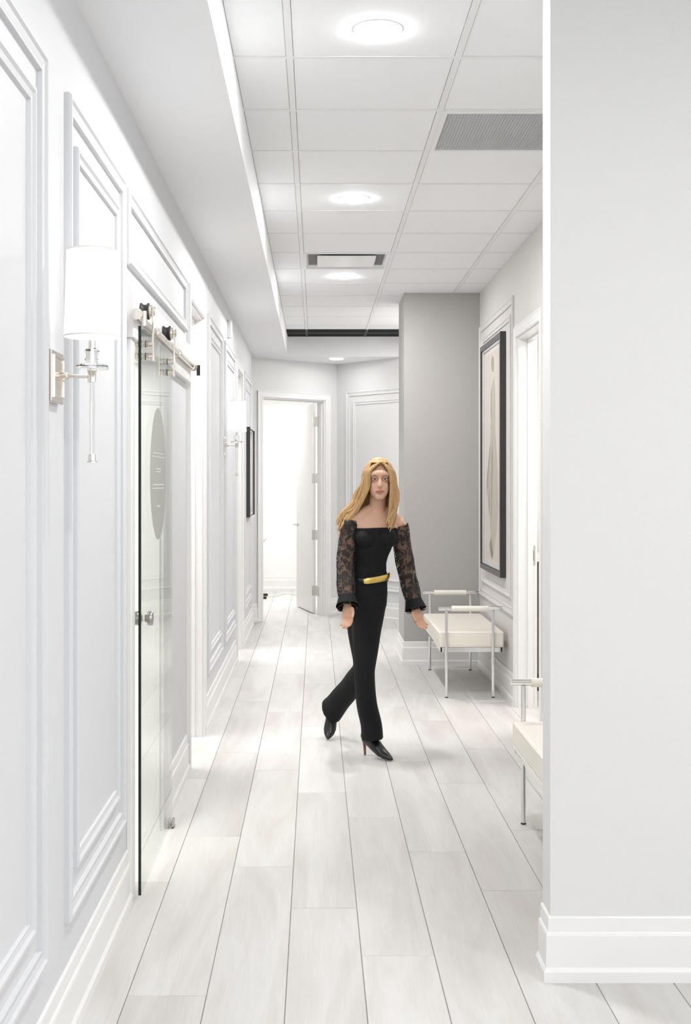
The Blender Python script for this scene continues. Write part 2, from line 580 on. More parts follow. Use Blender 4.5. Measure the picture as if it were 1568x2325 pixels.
def jamb(parent, O, U, N, u0, u1, z1, t, stop=0.5):
    """door lining inside a wall of thickness t behind plane O (N faces the corridor)"""
    O, U, N = V(O), V(U), V(N)
    for a, b in ((u0, u0 + .018), (u1 - .018, u1)):
        G().obox(O + U * a - N * (t + .002), U * (b - a), N * (t + .004), Z_ * z1).build('jamb', M['trim'], parent)
    G().obox(O + U * (u0 + .018) - N * (t + .002) + Z_ * (z1 - .018), U * (u1 - u0 - .036), N * (t + .004), Z_ * .018).build('jamb_head', M['trim'], parent)
    if stop:
        s = t * stop
        for a, b in ((u0 + .018, u0 + .030), (u1 - .030, u1 - .018)):
            G().obox(O + U * a - N * (s + .02), U * (b - a), N * .035, Z_ * (z1 - .018)).build('door_stop', M['trim'], parent)
        G().obox(O + U * (u0 + .03) - N * (s + .02) + Z_ * (z1 - .030), U * (u1 - u0 - .06), N * .035, Z_ * .012).build('door_stop', M['trim'], parent)


def casing(parent, O, U, N, u0, u1, z1):
    g = G(); frame_arch(g, O, U, N, u0, u1, z1, CASING)
    g.build('casing', M['trim'], parent)


# doorway 1: sliding glass door opening
d1 = root('door_1', (LX, 4.65, 0), 'white cased opening behind the sliding glass door', kind='structure')
jamb(d1, LO, Y_, X_, 4.25, 5.05, 2.0, LT, 0)
for a, b in ((4.168, 4.252), (5.048, 5.118)):
    G().box(LX, LX + .018, a, b, 0, 1.985).build('casing', M['trim'], d1, bevel=.003)
G().box(LX, LX + .028, 4.155, 6.075, 1.985, 2.172).build('header_board', M['trim'], d1, bevel=.003)
# doorways 2 and 3
for i, (a, b, zt) in enumerate(OPEN[1:]):
    d = root('door_%d' % (i + 2), (LX, (a + b) / 2, 0), ['white cased doorway just past the sliding glass door', 'white cased doorway past the far wall lamp'][i], kind='structure')
    jamb(d, LO, Y_, X_, a, b, zt, LT, 0.45)
    casing(d, LO, Y_, X_, a, b, zt)

# rooms behind the left wall
g = G()
g.box(-3.5, -3.4, 2.6, 12.3, 0, 3.05)
for yy in (2.6, 5.55, 8.3, 11.9):
    g.box(-3.4, LX - LT, yy, yy + 0.1, 0, 3.05)
struct('wall_side_rooms', g, M['room'], 'pale walls of the rooms behind the left doorways')
g = G(); g.box(-3.4, LX - LT, 2.7, 11.9, SZ, SZ + .03)
struct('ceiling_side_rooms', g, M['white'], 'white ceiling of the rooms on the left')

# ------------------------------------------------------------------ far angled walls
P0, P1 = V((-0.629, 12.68, 0)), V((0.153, 13.30, 0))
DU = (P1 - P0).normalized()
DN = V((DU.y, -DU.x, 0))            # faces the camera
CORN = V((0.2375, 13.365, 0))
uA = -1.25; uE = (CORN - P0).length
DW = (0.064, (P1 - P0).length - 0.064)      # opening along DU
g = G()
T = 0.12
g.obox(P0 + DU * uA - DN * T, DU * (DW[0] - uA), DN * T, Z_ * 3.05)
g.obox(P0 + DU * DW[1] - DN * T, DU * (uE - DW[1] + .08), DN * T, Z_ * 3.05)
g.obox(P0 + DU * DW[0] - DN * T + Z_ * 2.40, DU * (DW[1] - DW[0]), DN * T, Z_ * 0.65)
struct('wall_far', g, M['wall'], 'angled grey wall around the open door at the corridor end')
RE = V((1.36, 12.10, 0))
RU = (RE - CORN).normalized(); RN = V((RU.y, -RU.x, 0))
if RN.y > 0: RN = -RN
rl = (RE - CORN).length
g = G(); g.obox(CORN - RN * T, RU * (rl + .1), RN * T, Z_ * 3.05)
wfr = struct('wall_far_right', g, M['wall'], 'angled panelled wall to the right of the open far door')
panel(wfr, CORN, RU, RN, 0.155, 1.25, PZ0, 2.49, M['wall'])
q = P0 + DU * DW[1] + DU * .064
baseboard('baseboard_far', [(q.x, q.y), (CORN.x, CORN.y), (RE.x, RE.y)], -1, M['trim'], 'white baseboard of the angled far walls')
ql = P0 + DU * uA; qr = P0 + DU * (DW[0] - .064)
baseboard('baseboard_far', [(ql.x, ql.y), (qr.x, qr.y)], -1, M['trim'], 'white baseboard left of the far door')

d4 = root('door_4', (P0 + P1) / 2, 'white far door standing open into a bright room', kind='structure')
jamb(d4, P0, DU, DN, DW[0], DW[1], 2.40, T, 0.40)
casing(d4, P0, DU, DN, DW[0], DW[1], 2.40)
# leaf, swung into the room
HC = V((-0.046, 13.44, 0)); LD = V((-0.234, 0.972, 0)).normalized(); LN = V((LD.y, -LD.x, 0))
leaf = G().obox(HC + Z_ * .012, LD * .80, LN * .044, Z_ * 2.365).build('door_leaf', M['trim'], d4, bevel=.002)
for zc in (0.26, 0.89, 1.53, 2.17):
    h = G().obox(HC + Z_ * (zc - .055) - LD * .0015, LD * .002, LN * .034 + LN * .008, Z_ * .11).build('hinge', M['brushed'], d4)
    kp = HC + LN * .052 - LD * .004
    G().tube([kp + Z_ * (zc - .055), kp + Z_ * (zc + .055)], .0075, 10).build('hinge_knuckle', M['brushed'], h, smooth=True)
    jb = P0 + DU * (DW[1] - .0205) - DN * (T - .002)
    G().obox(jb + Z_ * (zc - .055), DU * .0022, DN * .045, Z_ * .11).build('hinge_plate', M['brushed'], h)
lv = HC + LD * .735
hd = G().tube([lv + Z_ * 0.985 - LN * .001, lv + Z_ * 0.985 - LN * .008], .026, 16).build('lever_rose', M['brushed'], d4, smooth=True)
G().tube([lv + Z_ * .985 - LN * .006, lv + Z_ * .985 - LN * .05, lv + Z_ * .985 - LN * .058 - LD * .02, lv + Z_ * .985 - LN * .058 - LD * .12], .009, 10).build('lever', M['brushed'], hd, smooth=True)

# bright room behind the far door
g = G()
g.box(-2.6, 1.9, 16.42, 16.52, 0, 3.05)
g.box(-2.7, -2.6, 12.2, 16.5, 0, 3.05)
g.box(1.8, 1.9, 12.0, 16.5, 0, 3.05)
struct('wall_far_room', g, M['room'], 'white walls of the bright room behind the far door')
baseboard('baseboard_far_room', [(1.8, 16.42), (-2.6, 16.42)], 1, M['trim'], 'white baseboard inside the bright far room')

# ------------------------------------------------------------------ right side
# stub wall (column)
KX, KY0, KY1 = 0.7155, 9.66, 10.27
struct('wall_column', G().box(KX, RX + .12, KY0, KY1, 0, 3.05), M['greige_shaded'], 'warm grey projecting wall end behind the far bench')  # front shade is carried by the darker wall colour
baseboard('baseboard_column', [(KX, KY1), (KX, KY0), (RX, KY0)], -1, M['trim'], 'white baseboard round the grey wall end')
# right corridor wall
R0, R1 = 6.995, 7.83
g = G()
g.box(RX, RX + .12, 3.64, R0, 0, 3.05)
g.box(RX, RX + .12, R0, R1, DOOR_Z, 3.05)
g.box(RX, RX + .12, R1, KY0, 0, 3.05)
g.box(RX, RX + .12, KY1, 12.2, 0, 3.05)
wr = struct('wall_right', g, M['greige'], 'warm grey right wall with tall framed picture')
RO = V((RX, 0, 0)); NX = V((-1, 0, 0))
panel(wr, RO, Y_, NX, 7.98, 9.60, 0.58, 2.735, M['greige'])
baseboard('baseboard_right', [(RX, R1 + .066), (RX, KY0)], 1, M['trim'], 'white baseboard behind the far bench')
baseboard('baseboard_right', [(RX, 3.65), (RX, R0 - .066)], 1, M['trim'], 'white baseboard behind the near bench')
d5 = root('door_5', (RX, (R0 + R1) / 2, 0), 'white cased doorway between the two benches', kind='structure')
jamb(d5, RO, Y_, NX, R0, R1, DOOR_Z, .12, 0.62)
casing(d5, RO, Y_, NX, R0, R1, DOOR_Z)
sp = G().box(1.408, 1.440, R1 - .0195, R1 - .0178, 0.935, 1.065).build('strike_plate', M['brushed'], d5)
G().box(1.416, 1.430, R1 - .0205, R1 - .0192, 0.965, 1.035).build('strike_slot', M['slot'], sp)
# room on the right
g = G()
g.box(RX + .12, 3.3, 5.9, 6.0, 0, 3.05); g.box(RX + .12, 3.3, 9.2, 9.3, 0, 3.05); g.box(3.2, 3.3, 6.0, 9.2, 0, 3.05)
struct('wall_right_room', g, M['room'], 'white walls of the room through the right doorway')
struct('ceiling_right_room', G().box(RX + .12, 3.2, 6.0, 9.2, SZ, SZ + .03), M['white'], 'white ceiling of the right room')

# foreground wall on the right
FX, FY0, FY1 = 0.695, 3.53, 3.645
struct('wall_front', G().box(FX, 4.2, FY0, FY1, 0, 3.05), M['wall'], 'plain light grey foreground wall on the right')
baseboard('baseboard_front', [(FX, FY1), (FX, FY0), (4.2, FY0)], -1, M['trim'], 'tall stepped white baseboard wrapping the foreground wall end')

# ================================================================== THINGS
# ------------------------------------------------------------------ wall sconces
def make_sconce(y, label):
    z = 1.744
    r = root('wall_sconce', (LX, y, z), label, 'wall lamp', 'matching wall lamps on the left wall')
    bp = G().box(LX, LX + .015, y - .069, y + .069, z - .068, z + .062).build('back_plate', M['nickel'], r, bevel=.002)
    g = G(); frame_ring(g, (LX + .015, 0, 0), Y_, X_, y - .058, y + .058, z - .057, z + .051, [(0, 0), (.002, .006), (.006, .006), (.008, .002), (.012, .002), (.052, .0025)])
    g.build('plate_face', M['nickel'], bp)
    ax = LX + .101
    g = G().tube([(LX + .015, y, z), (LX + .035, y, z)], .010, 16, (0, 0, 1))
    g.tube([(LX + .02, y, z), (ax, y, z)], .0052, 12, (0, 0, 1))
    g.ell((LX + .037, y, z), (.007, .010, .010), 12)
    g.build('arm', M['nickel'], r, smooth=True)
    c = (ax, y, z)
    G().lathe(c, [(.0105, -.016), (.0105, .010), (.012, .012), (.012, .016), (.004, .018)], 20).build('hub', M['nickel'], r, smooth=True)
    g = G().lathe(c, [(.0405, .0175), (.0405, .0275), (.038, .0285)], 28)
    g.build('crystal_disc', M['crystal'], r)
    G().lathe(c, [(.010, .030), (.016, .034), (.0185, .044), (.0185, .064), (.015, .070), (.011, .071)], 8).build('crystal_body', M['crystal'], r)
    G().lathe(c, [(.0088, .0712), (.0088, .100)], 16).build('lamp_holder', M['nickel'], r, smooth=True)
    G().lathe(c, [(.0075, -.197), (.0075, -.0165)], 16).build('crystal_rod', M['crystal'], r, smooth=True)
    G().lathe(c, [(.0125, -.218), (.0125, -.2145), (.010, -.213), (.0095, -.1965)], 20).build('finial', M['nickel'], r, smooth=True)
    zs0, zs1 = .098, .316
    rb, rt = .0695, .0628
    g = G().lathe(c, [(rb - .0012, zs0), (rb, zs0), (rt, zs1), (rt - .0012, zs1), (rb - .0012, zs0)], 48, cap=False)
    sh = g.build('lamp_shade', M['shade'], r, smooth=True)
    for zz, rr in ((zs0 + .0015, rb), (zs1 - .0015, rt)):
        g = G().lathe(c, [(rr - .0005, zz - .002), (rr + .0006, zz - .002), (rr + .0006, zz + .002), (rr - .0005, zz + .002)], 48, cap=False)
        g.build('shade_trim', M['vinyl'], sh, smooth=True)
    g = G().lathe(c, [(.012, .10), (.014, .14), (.026, .19), (.022, .225), (.004, .24)], 16)
    g.build('bulb', M['shade'], r, smooth=True)
    return r


make_sconce(2.99, 'lit wall lamp with white tapered shade and crystal rod, nearest the camera')
make_sconce(8.46, 'small distant lit wall lamp with white shade beside the little black-framed picture')

# ------------------------------------------------------------------ sliding glass door
GX = -0.625
sd = root('sliding_glass_door', (GX, 4.675, 0.0), 'frameless sliding glass door with round etched emblem hanging from a steel rail', 'glass door')
Y0, Y1, GZ0, GZ1 = 4.22, 5.13, 0.012, 2.033
gp = G().box(GX - .005, GX + .005, Y0 + .001, Y1, GZ0, GZ1).build('glass_panel', M['glass'], sd)
G().box(GX - .005, GX + .005, Y0 - .001, Y0 + .001, GZ0, GZ1).build('polished_edge', M['glass_edge'], gp)['label'] = 'dark green polished glass edge'
n = 64
ec = (4.675, 1.512)
pts = [(GX + .0056, ec[0] + .233 * math.cos(t * 2 * math.pi / n), ec[1] + .258 * math.sin(t * 2 * math.pi / n)) for t in range(n)]
g = G().rings([pts, [(p[0] + .0003, p[1], p[2]) for p in pts]])
em = g.build('etched_emblem', M['etched'], gp)
em['label'] = 'round frosted emblem etched on the glass'
g = G()
for zz, w, h in ((1.592, .15, .0022), (1.578, .19, .0022), (1.469, .16, .0025), (1.455, .17, .0025), (1.531, .07, .0025), (1.520, .07, .0025), (1.385, .05, .004)):
    g.box(GX + .0062, GX + .0064, ec[0] - w, ec[0] + w, zz - h, zz + h)
g.build('etched_lines', M['etched_mark'], gp)
RZ = 2.062
g = G().tube([(GX + .005, 4.125, RZ), (GX + .005, 6.045, RZ)], .0125, 18, (0, 0, 1))
rail = g.build('rail', M['nickel'], sd, smooth=True)
for yy in (4.16, 4.62, 5.35, 5.98):
    g = G().tube([(LX + .028, yy, RZ), (LX + .036, yy, RZ)], .019, 18, (0, 0, 1))
    g.tube([(LX + .034, yy, RZ), (GX + .016, yy, RZ)], .0135, 18, (0, 0, 1))
    g.tube([(GX + .005, yy - .022, RZ), (GX + .005, yy + .022, RZ)], .0165, 18, (0, 0, 1))
    g.build('rail_standoff', M['nickel'], rail, smooth=True)
for yy, s in ((4.132, -1), (6.03, 1)):
    g = G().tube([(GX + .005, yy - .014, RZ), (GX + .005, yy + .014, RZ)], .020, 18, (0, 0, 1))
    g.tube([(GX + .005, yy + s * .014, RZ), (GX + .005, yy + s * .018, RZ)], .0165, 18, (0, 0, 1))
    st = g.build('end_stop', M['nickel'], rail, smooth=True)
    G().tube([(GX + .030, yy - .006, RZ + .01), (GX + .030, yy - .006, RZ - .042)], .009, 12).build('stop_bumper', M['rubber'] if s > 0 else M['nickel'], st, smooth=True)
for yy in (4.315, 4.945):
    rr = root('roller_hanger', (0, 0, 0)); rr.parent = sd
    rr.location = (0, yy - 4.675, RZ)
    def rb(gg, nm, mm, **k):
        gg.build(nm, mm, rr, **k)
    wz = RZ + .0125 + .024
    rs = []
    prof = [(-.016, .030), (-.012, .031), (-.006, .025), (0, .0235), (.006, .025), (.012, .031), (.016, .030)]
    g = G()
    for dx, r_ in prof:
        rs.append([V((GX + .005 + dx, yy + r_ * math.cos(t * math.pi / 12), wz + r_ * math.sin(t * math.pi / 12))) for t in range(24)])
    g.rings(rs); rb(g, 'wheel', M['rubber'], smooth=True)
    for s in (-1, 1):
        xs = GX + .005 + s * .030
        g = G().tube([(GX + .005 + s * .016, yy, wz), (GX + .005 + s * .026, yy, wz)], .024, 20, (0, 0, 1))
        g.tube([(xs - .0, yy, wz), (xs + s * .008, yy, wz)], .016, 18, (0, 0, 1))
        rb(g, 'axle_cap', M['nickel'], smooth=True)
        g = G().box(xs - .003, xs + .003, yy - .013, yy + .013, RZ - .145, wz + .014)
        rb(g, 'strap', M['nickel'], bevel=.002)
    for bz in (RZ - .082, RZ - .127):
        g = G()
        for a_, b_2 in ((GX - .031, GX - .009), (GX + .009, GX + .034)):
            g.tube([(a_, yy, bz), (b_2, yy, bz)], .0125, 18, (0, 0, 1))
        rb(g, 'clamp_bolt', M['nickel'], smooth=True)
        g = G()
        for a_, b_2 in ((GX - .0095, GX - .0052), (GX + .0066, GX + .0095)):
            g.tube([(a_, yy, bz), (b_2, yy, bz)], .0135, 18, (0, 0, 1))
        rb(g, 'gasket', M['rubber'], smooth=True)
kz, ky = 0.985, 4.315
g = G()
for s in (-1, 1):
    rs = []
    for dx, r_ in ((.0055, .014), (.012, .014), (.014, .024), (.018, .0265), (.030, .0265), (.034, .024), (.035, .002)):
        if s < 0 and dx > .031:
            continue
        rs.append([V((GX + s * dx, ky + r_ * math.cos(t * math.pi / 12), kz + r_ * math.sin(t * math.pi / 12))) for t in range(24)])
    g.rings(rs)
g.build('knob', M['dark_steel'], sd, smooth=True)
g = G().box(GX - .018, GX - .007, 5.075, 5.125, 0, .036).box(GX + .007, GX + .018, 5.075, 5.125, 0, .036).box(GX - .018, GX + .018, 5.075, 5.125, 0, .010)
g.build('floor_guide', M['dark_steel'], sd, bevel=.003)

# ------------------------------------------------------------------ recessed downlights
def downlight(x, y, z, label, power=DOWN_POWER):
    r = root('recessed_downlight', (x, y, z), label, 'ceiling light', 'round recessed ceiling lights')
    G().lathe((x, y, z), [(.077, -.001), (.083, -.0012), (.085, .0), (.085, .002), (.076, .002), (.077, -.001)], 40, cap=False).build('trim_ring', M['rail'], r, smooth=True)
    G().lathe((x, y, z), [(.0765, .0015), (.0765, -.002), (.072, -.0065), (.058, -.0105), (.035, -.013), (.012, -.014)], 40).build('lens', M['lens'] if power > 5 else M['soft_lens'], r, smooth=True)
    if power:
        l = area_light('downlight_beam', (0, 0, -.018), .150, power, (1, 0.998, 0.995), shape='DISK')
        l.parent = r
    return r


downlight(.211, 4.05, CZ, 'round recessed ceiling light nearest the camera, at the top of the picture')
downlight(.208, 6.46, CZ, 'round recessed ceiling light, middle one in the tile ceiling')
downlight(.211, 8.895, CZ, 'round recessed ceiling light just beyond the square air diffuser')
downlight(.222, 12.74, SZ, 'round recessed light in the lowered ceiling near the far door', 1.5)
# further lamps of the row, behind the camera; unseen side pair added as fill
for k, (x, y) in enumerate(((.211, 1.6), (.211, -0.8), (2.2, 1.6), (2.2, -0.8))):
    l = area_light('unseen_lobby_light', (x, y, CZ - .005), .15, 9 if x < 1 else 17, (1, 0.998, 0.995), shape='DISK')

# ------------------------------------------------------------------ air diffuser
dx0, dx1, dy0, dy1 = -0.0952 + HALF, 0.5148 - HALF, 7.98 + HALF, 8.59 - HALF
r = root('air_diffuser', ((dx0 + dx1) / 2, (dy0 + dy1) / 2, CZ), 'square white air diffuser with flat centre plate in the ceiling', 'air vent')
def ring_h(g, i0, z0, i1, z1):
    a = [(dx0 + i0, dy0 + i0, z0), (dx1 - i0, dy0 + i0, z0), (dx1 - i0, dy1 - i0, z0), (dx0 + i0, dy1 - i0, z0)]
    b = [(dx0 + i1, dy0 + i1, z1), (dx1 - i1, dy0 + i1, z1), (dx1 - i1, dy1 - i1, z1), (dx0 + i1, dy1 - i1, z1)]
    g.rings([a, b], cap=False)
g = G(); ring_h(g, 0, CZ + .008, 0, CZ - .004); ring_h(g, 0, CZ - .004, .014, CZ - .004); ring_h(g, .014, CZ - .004, .030, CZ + .024)
g.build('diffuser_frame', M['rail'], r)
G().box(dx0 + .028, dx1 - .028, dy0 + .028, dy1 - .028, CZ + .024, CZ + .028).build('duct_shade_plate', M['core'], r)  # shallow plate, its dark colour stands for shade up in the duct
g = G(); i = .092
a = [(dx0 + i, dy0 + i, CZ + .002), (dx1 - i, dy0 + i, CZ + .002), (dx1 - i, dy1 - i, CZ + .002), (dx0 + i, dy1 - i, CZ + .002)]
i = .094
b = [(dx0 + i, dy0 + i, CZ - .002), (dx1 - i, dy0 + i, CZ - .002), (dx1 - i, dy1 - i, CZ - .002), (dx0 + i, dy1 - i, CZ - .002)]
g.rings([a, b]); g.build('centre_plate', M['trim'], r)

# ------------------------------------------------------------------ return air grille
gx0, gx1, gy0, gy1 = 0.5148 + HALF, 1.1248 - HALF, 4.93 + HALF, 5.54 - HALF
r = root('return_air_grille', ((gx0 + gx1) / 2, (gy0 + gy1) / 2, CZ), 'grey egg-crate return air grille set in the ceiling at the right', 'air vent')
g = G()
fw = .022
g.box(gx0, gx1, gy0, gy0 + fw, CZ - .004, CZ + .01).box(gx0, gx1, gy1 - fw, gy1, CZ - .004, CZ + .01)
g.box(gx0, gx0 + fw, gy0 + fw, gy1 - fw, CZ - .004, CZ + .01).box(gx1 - fw, gx1, gy0 + fw, gy1 - fw, CZ - .004, CZ + .01)
g.build('grille_frame', M['rail'], r)
G().box(gx0 + .01, gx1 - .01, gy0 + .01, gy1 - .01, CZ + .022, CZ + .026).build('duct_back', M['core'], r)
g = G(); nn = 42
for k in range(1, nn):
    xx = gx0 + fw + (gx1 - gx0 - 2 * fw) * k / nn
    g.box(xx - .0007, xx + .0007, gy0 + fw, gy1 - fw, CZ + .000, CZ + .012)
    yy = gy0 + fw + (gy1 - gy0 - 2 * fw) * k / nn
    g.box(gx0 + fw, gx1 - fw, yy - .0007, yy + .0007, CZ + .0004, CZ + .0116)
o = g.build('egg_crate_core', pbr('grille_grey', (.75, .75, .75), .5), r); o['kind'] = 'stuff'

# ------------------------------------------------------------------ pictures
FRAME = [(0, 0), (0, .038), (.003, .041), (.036, .041), (.039, .038), (.040, .024)]
def picture(name, O, U, N, u0, u1, z0, z1, label, art, depth=1.0, fwid=1.0):
    O, U, N = V(O), V(U), V(N)
    base = O + U * ((u0 + u1) / 2) + Z_ * z0
    r = root(name, base, label, 'picture')
    prof = [(t * fwid, h * depth) for t, h in FRAME]
    g = G(); frame_ring(g, O, U, N, u0, u1, z0, z1, prof)
    g.build('frame', M['frame_face'], r)
    t = .040 * fwid; h = .024 * depth
    g = G(); frame_ring(g, O, U, N, u0 + t, u1 - t, z0 + t, z1 - t, [(0, h), (.004, h + .006), (.018, h + .003), (.020, h - .004)])
    g.build('liner', M['liner'], r)
    t += .018; hb = h - .006
    g = G().obox(O + U * (u0 + t) + Z_ * (z0 + t) + N * (hb - .004), U * (u1 - u0 - 2 * t), N * .004, Z_ * (z1 - z0 - 2 * t))
    pb = g.build('paper', M['mat_board'], r)
    def shape(nm, pts, mat, off):
        poly = [O + U * (u0 + t + a * (u1 - u0 - 2 * t)) + Z_ * (z0 + t + b * (z1 - z0 - 2 * t)) + N * (hb + off) for a, b in pts]
        G().rings([poly, [p + N * .0002 for p in poly]]).build(nm, mat, pb)
    art(shape)
    return r


def gown(shape):
    # u=0 near the camera, u=1 far; a loosely brushed draped figure
    shape('wash', [(.14, .98), (.9, .98), (.9, .02), (.14, .02)], pbr('paper_wash', (.56, .51, .455), .8, var=.05, vscale=3), .0004)
    body = [(.36, .80), (.42, .86), (.50, .84), (.56, .80), (.57, .73), (.55, .66), (.60, .60), (.63, .52), (.72, .46), (.80, .40), (.83, .33), (.78, .31), (.74, .27),
            (.70, .24), (.66, .22), (.60, .14), (.62, .09), (.56, .05), (.48, .03), (.42, .06), (.36, .12), (.26, .16), (.20, .28), (.22, .42), (.30, .55), (.36, .62), (.34, .70)]
    shape('draped_figure', body, M['ink_light'], .0008)
    shape('head', [(.44, .885), (.50, .89), (.55, .90), (.57, .925), (.55, .95), (.50, .965), (.45, .955), (.42, .93), (.42, .905)], M['ink'], .0008)
    shape('arm_stroke', [(.55, .83), (.59, .79), (.60, .72), (.58, .66), (.61, .62), (.57, .63), (.55, .70), (.555, .77)], M['ink'], .0012)
    shape('skirt_fold', [(.62, .57), (.70, .50), (.80, .42), (.84, .34), (.76, .36), (.70, .44), (.63, .52)], M['ink'], .0012)
    shape('skirt_fold', [(.50, .58), (.56, .50), (.58, .38), (.56, .26), (.60, .20), (.52, .24), (.50, .38), (.47, .50)], M['ink'], .0012)
    shape('skirt_fold', [(.66, .36), (.72, .30), (.68, .22), (.64, .26)], M['ink'], .0014)
    shape('hem_fold', [(.58, .13), (.66, .09), (.60, .045), (.52, .025), (.46, .05), (.52, .09)], M['ink_dark'], .0012)


def marks(shape):
    shape('wash', [(.1, .92), (.9, .92), (.9, .08), (.1, .08)], pbr('cream_wash', (.80, .77, .70), .8), .0004)
    shape('sketch', [(.35, .75), (.55, .8), (.62, .55), (.55, .25), (.42, .2), (.38, .5)], M['ink_light'], .0008)


picture('framed_artwork', RO, Y_, NX, 8.33, 9.35, 0.81, 2.54, 'tall black-framed beige drawing of a draped figure above the far bench', gown)
picture('framed_artwork', LO, Y_, X_, 11.07, 11.87, 1.155, 2.0, 'small deep black-framed picture on the left wall past the far lamp', marks, depth=1.3, fwid=.3)

# ------------------------------------------------------------------ benches
def make_bench(y0, label):
    r = root('bench', (1.06, y0 + .6025, 0), label, 'bench', 'matching cream benches along the right wall')
    ya, yb = y0, y0 + 1.205
    xa, xb = .897, 1.217
    for yy in (ya, yb):
        for xx in (xa, xb):
            lg = G().tube([(xx, yy, .004), (xx, yy, .600)], .0105, 14).build('leg', M['chrome'], r, smooth=True)
            G().tube([(xx, yy, 0), (xx, yy, .007)], .0112, 14).build('leg_cap', M['rubber'], lg, smooth=True)
        g = G().tube([(.843, yy, .613), (1.281, yy, .613)], .0145, 18, (0, 0, 1))
        g.build('arm_rail', M['chrome'], r, smooth=True)
        g = G().tube([(.931, yy, .612), (.933, yy, .612), (1.184, yy, .612), (1.186, yy, .612)], [.0155, .0195, .0195, .0155], 20, (0, 0, 1))
        g.build('arm_grip', M['leather'], r, smooth=True)
    fa, fb = ya + .025, yb - .025
    fx0, fx1 = .858, 1.284
    g = G()
    g.box(fx0, fx1, fa, fa + .012, .309, .343).box(fx0, fx1, fb - .012, fb, .309, .343)
    g.box(fx0, fx0 + .012, fa, fb, .309, .343).box(fx1 - .012, fx1, fa, fb, .309, .343)
    g.build('seat_frame', M['chrome'], r, bevel=.002)
    for yy, s in ((ya, 1), (yb, -1)):
        for xx in (xa, xb):
            G().tube([(xx, yy, .326), (xx, yy + s * .03, .326)], .008, 10, (0, 0, 1)).build('frame_bolt', M['chrome'], r, smooth=True)
    cu = G().box(.845, 1.296, ya + .018, yb - .018, .343, .450).build('cushion', M['leather'], r, smooth=True, bevel=.016, bseg=4)
    g = G()
    cx0, cx1, cy0, cy1 = .8475, 1.2935, ya + .0205, yb - .0205
    for zz in (.4425, .3475):
        k = .012
        loop = [(cx0 + k, cy0, zz), (cx1 - k, cy0, zz), (cx1, cy0 + k, zz), (cx1, cy1 - k, zz), (cx1 - k, cy1, zz), (cx0 + k, cy1, zz), (cx0, cy1 - k, zz), (cx0, cy0 + k, zz), (cx0 + k, cy0, zz)]
        g.tube(loop, .0032, 8, (0, 0, 1))
    g.build('piping', M['leather'], cu, smooth=True)
    return r


make_bench(8.178, 'whole cream leather bench with chrome legs standing below the tall framed picture')
make_bench(3.94, 'cream leather bench half hidden behind the foreground wall')

# ------------------------------------------------------------------ small fittings
bx = root('alarm_box', (LX, 9.0, 2.55), 'small white box high on the left wall past the far lamp', 'alarm box')
G().box(LX, LX + .03, 8.93, 9.03, 2.57, 2.70).build('housing', M['trim'], bx, bevel=.006)
G().box(LX + .03, LX + .033, 8.95, 9.01, 2.585, 2.625).build('cover_plate', M['vinyl'], bx)

sw = root('wall_switch', (-.17, 16.42, 1.62), 'small white control plate on the back wall of the far room', 'switch')
G().box(-.205, -.135, 16.408, 16.42, 1.60, 1.74).build('plate', M['vinyl'], sw, bevel=.003)
G().box(-.185, -.155, 16.402, 16.409, 1.63, 1.68).build('rocker', M['brushed'], sw)

# treatment chair, seen in part through the far doorway
tc = root('treatment_chair', (-1.15, 15.35, 0), 'white reclining treatment chair just inside the far doorway', 'chair')
G().box(-1.60, -.70, 15.10, 15.60, .03, .085).build('base_plate', M['vinyl'], tc, bevel=.01)
for xx in (-1.55, -.70):
    for yy in (15.13, 15.53):
        G().box(xx, xx + .07, yy, yy + .05, 0, .03).build('foot', M['rubber'], tc)
G().box(-1.32, -1.08, 15.22, 15.48, .085, .48).build('pedestal', M['vinyl'], tc, bevel=.02)
G().obox((-1.55, 15.07, .50), (.60, 0, .03), (0, .56, 0), (0, 0, .12)).build('seat', M['vinyl'], tc, bevel=.04, bseg=4, smooth=True)
G().obox((-.95, 15.10, .53), (.22, 0, -.32), (0, .50, 0), (.06, 0, .05)).build('leg_rest', M['vinyl'], tc, bevel=.03, bseg=4, smooth=True)
G().obox((-1.55, 15.07, .56), (-.42, 0, .62), (0, .56, 0), (.10, 0, .07)).build('backrest', M['vinyl'], tc, bevel=.04, bseg=4, smooth=True)
for yy in (15.0, 15.64):
    a = G().obox((-1.30, yy, .80), (.66, 0, -.07), (0, .09, 0), (.0, 0, .07)).build('armrest', M['vinyl'], tc, bevel=.025, bseg=4, smooth=True)
    G().box(-1.18, -1.13, yy + .03, yy + .06, .55, .80).build('armrest_post', M['brushed'], a)
pts = [V((-.66, 15.40, .006)), V((-.60, 15.40, .006)), V((-.53, 15.46, .006)), V((-.45, 15.75, .006)), V((-.38, 15.78, .006)), V((-.30, 15.72, .006)), V((-.22, 15.5, .006)), V((-.10, 15.45, .006)), V((.1, 15.6, .006))]
sm = []
for i in range(len(pts) - 1):
    p0, p1, p2, p3 = pts[max(i - 1, 0)], pts[i], pts[i + 1], pts[min(i + 2, len(pts) - 1)]
    for t in range(6):
        t /= 6
        sm.append(.5 * ((2 * p1) + (p2 - p0) * t + (2 * p0 - 5 * p1 + 4 * p2 - p3) * t * t + (3 * p1 - p0 - 3 * p2 + p3) * t ** 3))
tag(G().tube(sm, .005, 8, (0, 0, 1)).build('power_cable', M['vinyl'], smooth=True), 'thin pale cable lying on the floor of the far room', 'cable')

